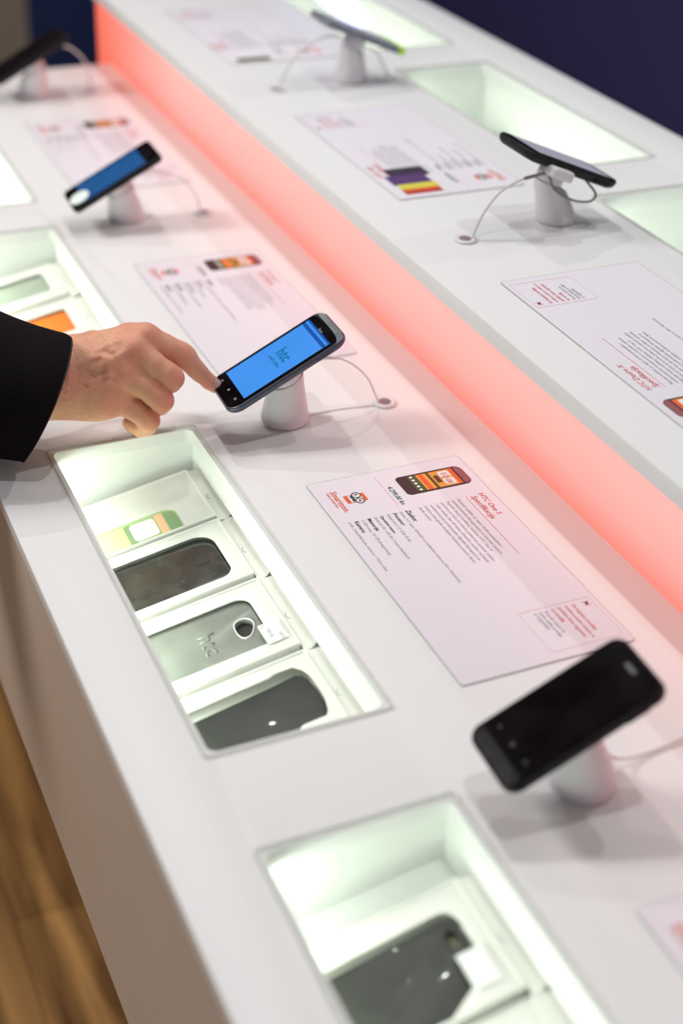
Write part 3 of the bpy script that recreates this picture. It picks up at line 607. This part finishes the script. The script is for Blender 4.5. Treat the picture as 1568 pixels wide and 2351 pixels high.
def u1x(r, o):
    P = [L(1.128, 1.70, .292), L(1.135, 1.69, .272), L(1.165, 1.685, .254), L(1.200, 1.69, .246), L(1.216, 1.70, .252), L(1.206, 1.712, .268), L(1.196, 1.72, .280)]
    obj('loop_wire', tube_mesh([p - o for p in P], .0013, 8), r, M['cable_grey'], 60)
    q = MB(); Mt = Matrix.Translation(L(1.135, 1.685, .299) - o) @ Matrix.Rotation(math.radians(22), 4, 'Y'); q.mesh(plate_mesh([rrect(-.014, -.010, .016, .010, .006, 6)], -.0055, .0055, .003), Mt); obj('sensor_clip', q.out(), r, M['plastic'], 50)
cable('cable rising from its grommet and looping under the tilted black phone', [L(1.0145, 1.71, .206), L(1.0291, 1.71, .2402), L(1.055, 1.71, .2707), L(1.0894, 1.705, .2885), L(1.125, 1.695, .298)], .0013, (3, 4, .0019), True, u1x)
grommet('blurred grommet left of the grey and lime phone', 1.010 * S, 2.483 * S, UZ)
def u2x(r, o):
    P = [L(1.19, 2.48, .270), L(1.213, 2.48, .262), L(1.232, 2.48, .235), L(1.245, 2.48, .208), L(1.262, 2.48, .201)]
    obj('loop_wire', tube_mesh([p - o for p in P], .0013, 8), r, M['cable'], 60)
cable('blurred cable curving to the grey and lime phone', [L(1.012, 2.48, .202), L(1.0361, 2.48, .2465), L(1.0664, 2.48, .2767), L(1.106, 2.48, .2941), L(1.142, 2.48, .2920)], .0013, None, False, u2x)
# greenish slab put in for a box reflection, behind the tilted phone
q = MB(); q.mesh(plate_mesh([rrect(-.055, -.035, .055, .035, .008, 5)], 0, .012, .002), Matrix.Translation((0, 0, 0)))
bx = obj('phone_case', q.out(), None, [M['green_case']], 50); bx.matrix_world = Matrix.Translation((1.405 * S, 2.445 * S, UZ - .135 * S + .0015)) @ Matrix.Rotation(.2, 4, 'Z')
tag(bx, 'greenish slab lying in the raised niche behind the tilted black phone', 'phone case')

# ---------------------------------------------------------------- the pointing hand and black sleeve
D0 = .047
def J(x, y, d, r): return (np.array(pix(x, y, d + D0)), r)
palm = [  # chains of (joint, radius m) blended together
    [J(70, 868, 1.262, .030), J(140, 862, 1.276, .027), J(200, 845, 1.283, .026), J(262, 835, 1.284, .023)],
    [J(80, 895, 1.262, .030), J(150, 898, 1.278, .026), J(215, 905, 1.288, .0235), J(258, 908, 1.292, .0190)],
    [J(80, 850, 1.262, .028), J(160, 830, 1.279, .0235), J(225, 808, 1.286, .0185), J(300, 783, 1.288, .0165), J(334, 779, 1.289, .0145)],
    [J(200, 850, 1.279, .0195), J(255, 832, 1.277, .0170), J(308, 808, 1.278, .0142)],
    [J(200, 885, 1.281, .0190), J(245, 878, 1.280, .0170), J(288, 862, 1.282, .0140)],
    [J(190, 912, 1.288, .0190), J(235, 915, 1.289, .0175), J(270, 910, 1.291, .0140)],
    [J(215, 850, 1.303, .0150), J(270, 845, 1.306, .0150), J(310, 835, 1.304, .0120)],
    [J(175, 815, 1.292, .0160), J(215, 797, 1.305, .0150), J(262, 800, 1.318, .0125)],      # thumb base, behind
]
fingers = [
    [J(318, 782, 1.292, .0140), J(334, 779, 1.288, .0146), J(375, 795, 1.296, .0124), J(414, 812, 1.305, .0117), J(424, 819, 1.308, .0115), J(448, 846, 1.318, .0092), J(459, 857, 1.322, .0086), J(480, 876, 1.328, .0077), J(494, 887, 1.3325, .0068)],
    [J(296, 808, 1.280, .0135), J(308, 806, 1.277, .0143), J(350, 836, 1.279, .0124), J(382, 858, 1.283, .0118), J(394, 868, 1.287, .0120), J(392, 877, 1.304, .0103), J(378, 874, 1.318, .0092), J(358, 866, 1.322, .0080)],
    [J(274, 862, 1.283, .0130), J(286, 858, 1.280, .0143), J(328, 884, 1.282, .0124), J(358, 908, 1.286, .0115), J(371, 919, 1.290, .0117), J(367, 929, 1.307, .0100), J(350, 925, 1.321, .0090), J(330, 915, 1.324, .0080)],
    [J(250, 903, 1.292, .0125), J(266, 908, 1.290, .0132), J(302, 935, 1.293, .0112), J(333, 960, 1.298, .0102), J(343, 966, 1.302, .0101), J(338, 980, 1.314, .0086), J(322, 985, 1.322, .0078), J(302, 976, 1.327, .0068), J(295, 971, 1.329, .0062)],
    [J(215, 805, 1.308, .0140), J(262, 806, 1.322, .0120), J(300, 822, 1.334, .0105), J(325, 838, 1.340, .0095), J(345, 846, 1.342, .0080)],  # thumb, tucked under
]
def seg_sdf(P, a, ra, b, rb):
    ab = b - a; t = np.clip(((P - a) @ ab) / (ab @ ab), 0, 1)
    return np.linalg.norm(P - a - t[..., None] * ab, axis=-1) - (ra + (rb - ra) * t)
def smin(a, b, k):
    h = np.clip(.5 + .5 * (b - a) / k, 0, 1); return b + (a - b) * h - k * h * (1 - h)
def chain(P, ch, k):
    d = None
    for (a, ra), (b, rb) in zip(ch[:-1], ch[1:]):
        e = seg_sdf(P, a, ra, b, rb); d = e if d is None else smin(d, e, k)
    return d
vein_px = [([(222, 772), (236, 786), (250, 796), (258, 806)], .0019), ([(250, 866), (265, 874), (282, 874)], .0017), ([(188, 838), (205, 824), (228, 818), (246, 824), (258, 836)], .0012),
           ([(215, 850), (262, 824), (300, 802)], .0015), ([(205, 882), (250, 868), (284, 856)], .0014), ([(222, 806), (275, 783), (322, 768)], .0015), ([(246, 826), (248, 842), (254, 866)], .0012)]
def surface_depth(x, y):
    d = 1.23 + D0
    for _ in range(40):
        P = np.array(pix(x, y, d))[None, :]; e = None
        for ch in palm:
            c_ = chain(P, ch, .004); e = c_ if e is None else smin(e, c_, .010)
        if e[0] < .0002: break
        d += float(e[0]) * .9
    return d - D0
def hand_mesh():
    pts = np.array([p for ch in palm + fingers for p, r in ch]); lo = pts.min(0) - .036; hi = pts.max(0) + .036; h = .00125
    n = np.ceil((hi - lo) / h).astype(int)
    vv = [[(np.array(pix(x, y, surface_depth(x, y) + D0 + .0004)), r) for x, y in ps] for ps, r in vein_px]
    gx, gy, gz = [lo[i] + h * np.arange(n[i]) for i in range(3)]
    out = np.empty(tuple(n), dtype=np.float32)
    for i0 in range(0, n[0], 16):
        P = np.stack(np.meshgrid(gx[i0:i0 + 16], gy, gz, indexing='ij'), -1)
        pd = None
        for ch in palm:
            e = chain(P, ch, .004); pd = e if pd is None else smin(pd, e, .010)
        for v in vv: pd = smin(pd, chain(P, v, .001), .004)
        res = pd
        for k, f in enumerate(fingers):
            fd = chain(P, f, .0022); j = smin(pd, fd, .0048); res = smin(res, j, .0006)
        # knuckle swellings
        for (cx, cy, d, r) in ((332, 768, 1.279, .0095), (306, 796, 1.270, .0095), (285, 855, 1.272, .0090), (270, 903, 1.282, .0085)):
            c = np.array(pix(cx, cy, d + D0)); res = smin(res, np.linalg.norm(P - c, axis=-1) - r * .92, .008)
        out[i0:i0 + 16] = res
    G = vdb.FloatGrid(); G.copyFromArray(out); G.transform = vdb.createLinearTransform(voxelSize=h)
    p, qd = G.convertToQuads(isovalue=0)
    p = p + lo
    me = bpy.data.meshes.new('hand'); me.from_pydata([tuple(v) for v in p], [], [tuple(reversed([int(i) for i in f])) for f in qd]); me.update()
    bm = bmesh.new(); bm.from_mesh(me)
    for _ in range(3): bmesh.ops.smooth_vert(bm, verts=bm.verts, factor=.5, use_axis_x=True, use_axis_y=True, use_axis_z=True)
    bmesh.ops.recalc_face_normals(bm, faces=bm.faces); bm.to_mesh(me); bm.free()
    return me
def skin_mat():
    m_ = mat('skin', (.60, .31, .20, 1), .48, spec=.35, sss=.12); nt = m_.node_tree; b = nt.nodes['Principled BSDF']
    tc = nt.nodes.new('ShaderNodeTexCoord')
    n = nt.nodes.new('ShaderNodeTexNoise'); n.inputs['Scale'].default_value = 34; n.inputs['Detail'].default_value = 3; nt.links.new(tc.outputs['Object'], n.inputs['Vector'])
    cr = nt.nodes.new('ShaderNodeValToRGB'); cr.color_ramp.elements[0].position = .35; cr.color_ramp.elements[0].color = (.76, .405, .25, 1); cr.color_ramp.elements[1].position = .66; cr.color_ramp.elements[1].color = (.70, .31, .215, 1)
    nt.links.new(n.outputs['Fac'], cr.inputs[0])
    # ruddier skin over the knuckles and joints (a colour of the skin itself)
    at = nt.nodes.new('ShaderNodeAttribute'); at.attribute_name = 'ruddy'
    mx = nt.nodes.new('ShaderNodeMix'); mx.data_type = 'RGBA'; nt.links.new(at.outputs['Fac'], mx.inputs[0]); nt.links.new(cr.outputs[0], mx.inputs[6]); mx.inputs[7].default_value = (.71, .26, .185, 1)
    nt.links.new(mx.outputs[2], b.inputs['Base Color'])
    v = nt.nodes.new('ShaderNodeTexVoronoi'); v.inputs['Scale'].default_value = 900; nt.links.new(tc.outputs['Object'], v.inputs['Vector'])
    n2 = nt.nodes.new('ShaderNodeTexNoise'); n2.inputs['Scale'].default_value = 220; n2.inputs['Detail'].default_value = 6; nt.links.new(tc.outputs['Object'], n2.inputs['Vector'])
    ad = nt.nodes.new('ShaderNodeMath'); ad.operation = 'ADD'; nt.links.new(v.outputs['Distance'], ad.inputs[0]); nt.links.new(n2.outputs['Fac'], ad.inputs[1])
    bp = nt.nodes.new('ShaderNodeBump'); bp.inputs['Strength'].default_value = .35; bp.inputs['Distance'].default_value = .0006; nt.links.new(ad.outputs[0], bp.inputs['Height']); nt.links.new(bp.outputs[0], b.inputs['Normal'])
    return m_
person = empty('person', Matrix.Translation(pix(60, 880, 1.262 + D0)), 'person in a black jacket sleeve, bare hand pointing at the lit phone', 'person')
pinv = Matrix.Translation(-person.location)
me = hand_mesh(); me.transform(pinv)
SK = skin_mat()
hand = obj('hand', me, person, SK, 180)
at = me.attributes.new('ruddy', 'FLOAT', 'POINT'); co = np.empty(len(me.vertices) * 3); me.vertices.foreach_get('co', co); co = co.reshape(-1, 3) + np.array(person.location)
rd = np.zeros(len(co))
for (cx, cy, d, r) in ((332, 768, 1.275, .012), (306, 796, 1.266, .012), (285, 858, 1.268, .012), (270, 905, 1.280, .014), (424, 805, 1.297, .010), (405, 868, 1.28, .010), (382, 924, 1.285, .010), (352, 965, 1.295, .009), (486, 880, 1.326, .012), (250, 900, 1.272, .012)):
    c = np.array(pix(cx, cy, d + D0)); rd = np.maximum(rd, .75 * np.exp(-((co - c) ** 2).sum(1) / (r * r)))
at.data.foreach_set('value', rd.astype(np.float32))
# index nail
def nail():
    c = Vector(pix(499, 880, 1.3275 + D0)); ax = (Vector(pix(500, 890, 1.334 + D0)) - Vector(pix(480, 873, 1.327 + D0))).normalized()
    out = (Vector(pix(499, 880, 1.20)) - c).normalized(); out = (out - ax * out.dot(ax)).normalized(); out = (out + ax.cross(out) * .0).normalized()
    sd = ax.cross(out).normalized(); out2 = (out * .8 + sd * (-.6 if sd.dot(CR) < 0 else .6)).normalized(); sd = ax.cross(out2).normalized()
    cen = Vector(pix(493, 886, 1.332 + D0)) - ax * .001; v = []; f = []; nu, nv = 9, 9
    for i in range(nu):
        for j in range(nv):
            u = -1 + 2 * i / (nu - 1); w = -1 + 2 * j / (nv - 1); ww = w * math.sqrt(max(0, 1 - .25 * abs(u) ** 4)); an = ww * .78
            rr = .0073; v.append(tuple(cen + ax * (u * .0058 * (1 - .18 * w * w)) + out2 * rr * math.cos(an) + sd * rr * math.sin(an) - person.location))
    for i in range(nu - 1):
        for j in range(nv - 1): f.append((i * nv + j, i * nv + j + 1, (i + 1) * nv + j + 1, (i + 1) * nv + j))
    me_ = bpy.data.meshes.new('nail'); me_.from_pydata(v, [], f); o_ = obj('fingernail', me_, hand, mat('nail', (.66, .38, .34, 1), .25, spec=.5, noise=(300, (.68, .42, .38, 1), 1)), 180)
    sm = o_.modifiers.new('t', 'SOLIDIFY'); sm.thickness = .0006; sm.offset = 0
nail()
# fine dark hair on the wrist and back of the hand
def hairs():
    vt = co; nrm = np.empty(len(me.vertices) * 3); me.vertices.foreach_get('normal', nrm); nrm = nrm.reshape(-1, 3)
    rel = vt - np.array(CAM); dep = rel @ np.array(CF); px = 784 + FPX * (rel @ np.array(CR)) / dep
    face = (nrm @ (-np.array(CF))) > .15; idx = np.where(face & (px > 120) & (px < 275))[0]
    rng = random.Random(7); V = []; F_ = []
    ax = Vector(pix(300, 860, 1.33)) - Vector(pix(150, 865, 1.33)); ax.normalize()
    for _ in range(850):
        i = int(rng.choice(idx)); w = 1 - (px[i] - 120) / 155
        if rng.random() > .25 + .75 * w: continue
        p = Vector(vt[i]); n = Vector(nrm[i]); d = (ax * .5 + Vector((rng.uniform(-.3, .3), rng.uniform(-1.0, -.2), rng.uniform(-.5, .1))))
        d = (d - n * d.dot(n)).normalized(); sd = n.cross(d).normalized() * .000045; ln = rng.uniform(.003, .0075)
        a = p; b = p + d * ln * .5 + n * .0007; c = p + d * ln + n * .0006 + sd * rng.uniform(-20, 20)
        k = len(V); V += [a - sd, a + sd, b + sd, b - sd, c]; F_ += [(k, k + 1, k + 2, k + 3), (k + 3, k + 2, k + 4)]
    me_ = bpy.data.meshes.new('hair'); me_.from_pydata([tuple(v - person.location) for v in V], [], F_)
    o_ = obj('arm_hair', me_, hand, mat('hair', (.05, .022, .012, 1), .6, noise=(90, (.06, .03, .015, 1), 1)), smooth=False); o_['kind'] = 'stuff'
hairs()
# sleeve: elliptical rings from the cuff back up the arm
def sleeve():
    rings = []; N = 56; rng = random.Random(3)
    toCam = lambda p: (CAM - p).normalized()
    st = [  # top px, bottom px, depth, thickness towards camera, bulge px
        ((158, 779), (55, 1062), 1.300, .050, 54), ((150, 770), (48, 1063), 1.300, .052, 52), ((118, 757), (20, 1056), 1.296, .053, 46), ((70, 742), (-30, 1048), 1.292, .054, 38), ((0, 714), (-95, 1040), 1.286, .056, 30),
        ((-120, 655), (-215, 1030), 1.275, .058, 25), ((-300, 560), (-400, 990), 1.26, .061, 5), ((-520, 440), (-620, 920), 1.245, .064, 0), ((-760, 300), (-850, 850), 1.23, .068, 0)]
    for t, b, d, th, bl in st:
        T_, B_ = pix(*t, d), pix(*b, d); c = (T_ + B_) / 2; a = (T_ - B_) / 2; nb = -CF * th + CR * (bl / FPX * d)
        ring = []
        for i in range(N):
            an = 2 * math.pi * i / N; ca, sa = math.cos(an), math.sin(an)
            wob = 1 + .012 * math.sin(3 * an + len(rings) * 1.3) + .008 * math.sin(5 * an + len(rings) * 2.1)
            # squarer lower corner, like a pressed cuff
            if ca < 0: ca = .35 * ca + .65 * (2 / math.pi) * math.asin(ca)
            ring.append(c + a * ca * wob + nb * (abs(sa) ** 1.0) * (1 if sa > 0 else -1) * wob)
        rings.append(ring)
    # smooth interpolation along the arm
    R2 = []
    for k in range(len(rings) - 1):
        for s_ in range(5):
            t = s_ / 5
            a0 = rings[max(k - 1, 0)]; a1 = rings[k]; a2 = rings[k + 1]; a3 = rings[min(k + 2, len(rings) - 1)]
            R2.append([.5 * ((2*b) + (c-a)*t + (2*a-5*b+4*c-d)*t*t + (3*b-a-3*c+d)*t**3) for a, b, c, d in zip(a0, a1, a2, a3)])
    R2.append(rings[-1])
    cuff = []
    c0 = sum(R2[0], Vector()) / N; din = (sum(R2[3], Vector()) / N - c0)
    for sc, kk in ((.90, 1.2), (.93, .3), (.955, .0)): cuff.append([c0 + (p - c0) * sc + din * kk for p in R2[0]])
    allr = cuff + R2
    me_ = rings_mesh([[p - person.location for p in r] for r in allr], cap0=False, cap1=True)
    bm = bmesh.new(); bm.from_mesh(me_); bmesh.ops.recalc_face_normals(bm, faces=bm.faces); bm.to_mesh(me_); bm.free()
    o_ = obj('jacket_sleeve', me_, person, mat('black_wool', (.006, .005, .006, 1), .9, spec=.08, noise=(900, (.014, .011, .013, 1), .7), bump=(1100, .5, .0006)), 60)
    # stitched cuff seam
    q = MB(); rg = [p - person.location for p in R2[2]]; c_ = sum(rg, Vector()) / N; q.mesh(tube_mesh([c_ + (p - c_) * 1.002 for p in rg] + [c_ + (rg[0] - c_) * 1.002], .0006, 6, 0)); obj('cuff_seam', q.out(), o_, mat('thread', (.016, .014, .016, 1), .8, noise=(90, (.02, .018, .02, 1), 1)), 60)
sleeve()
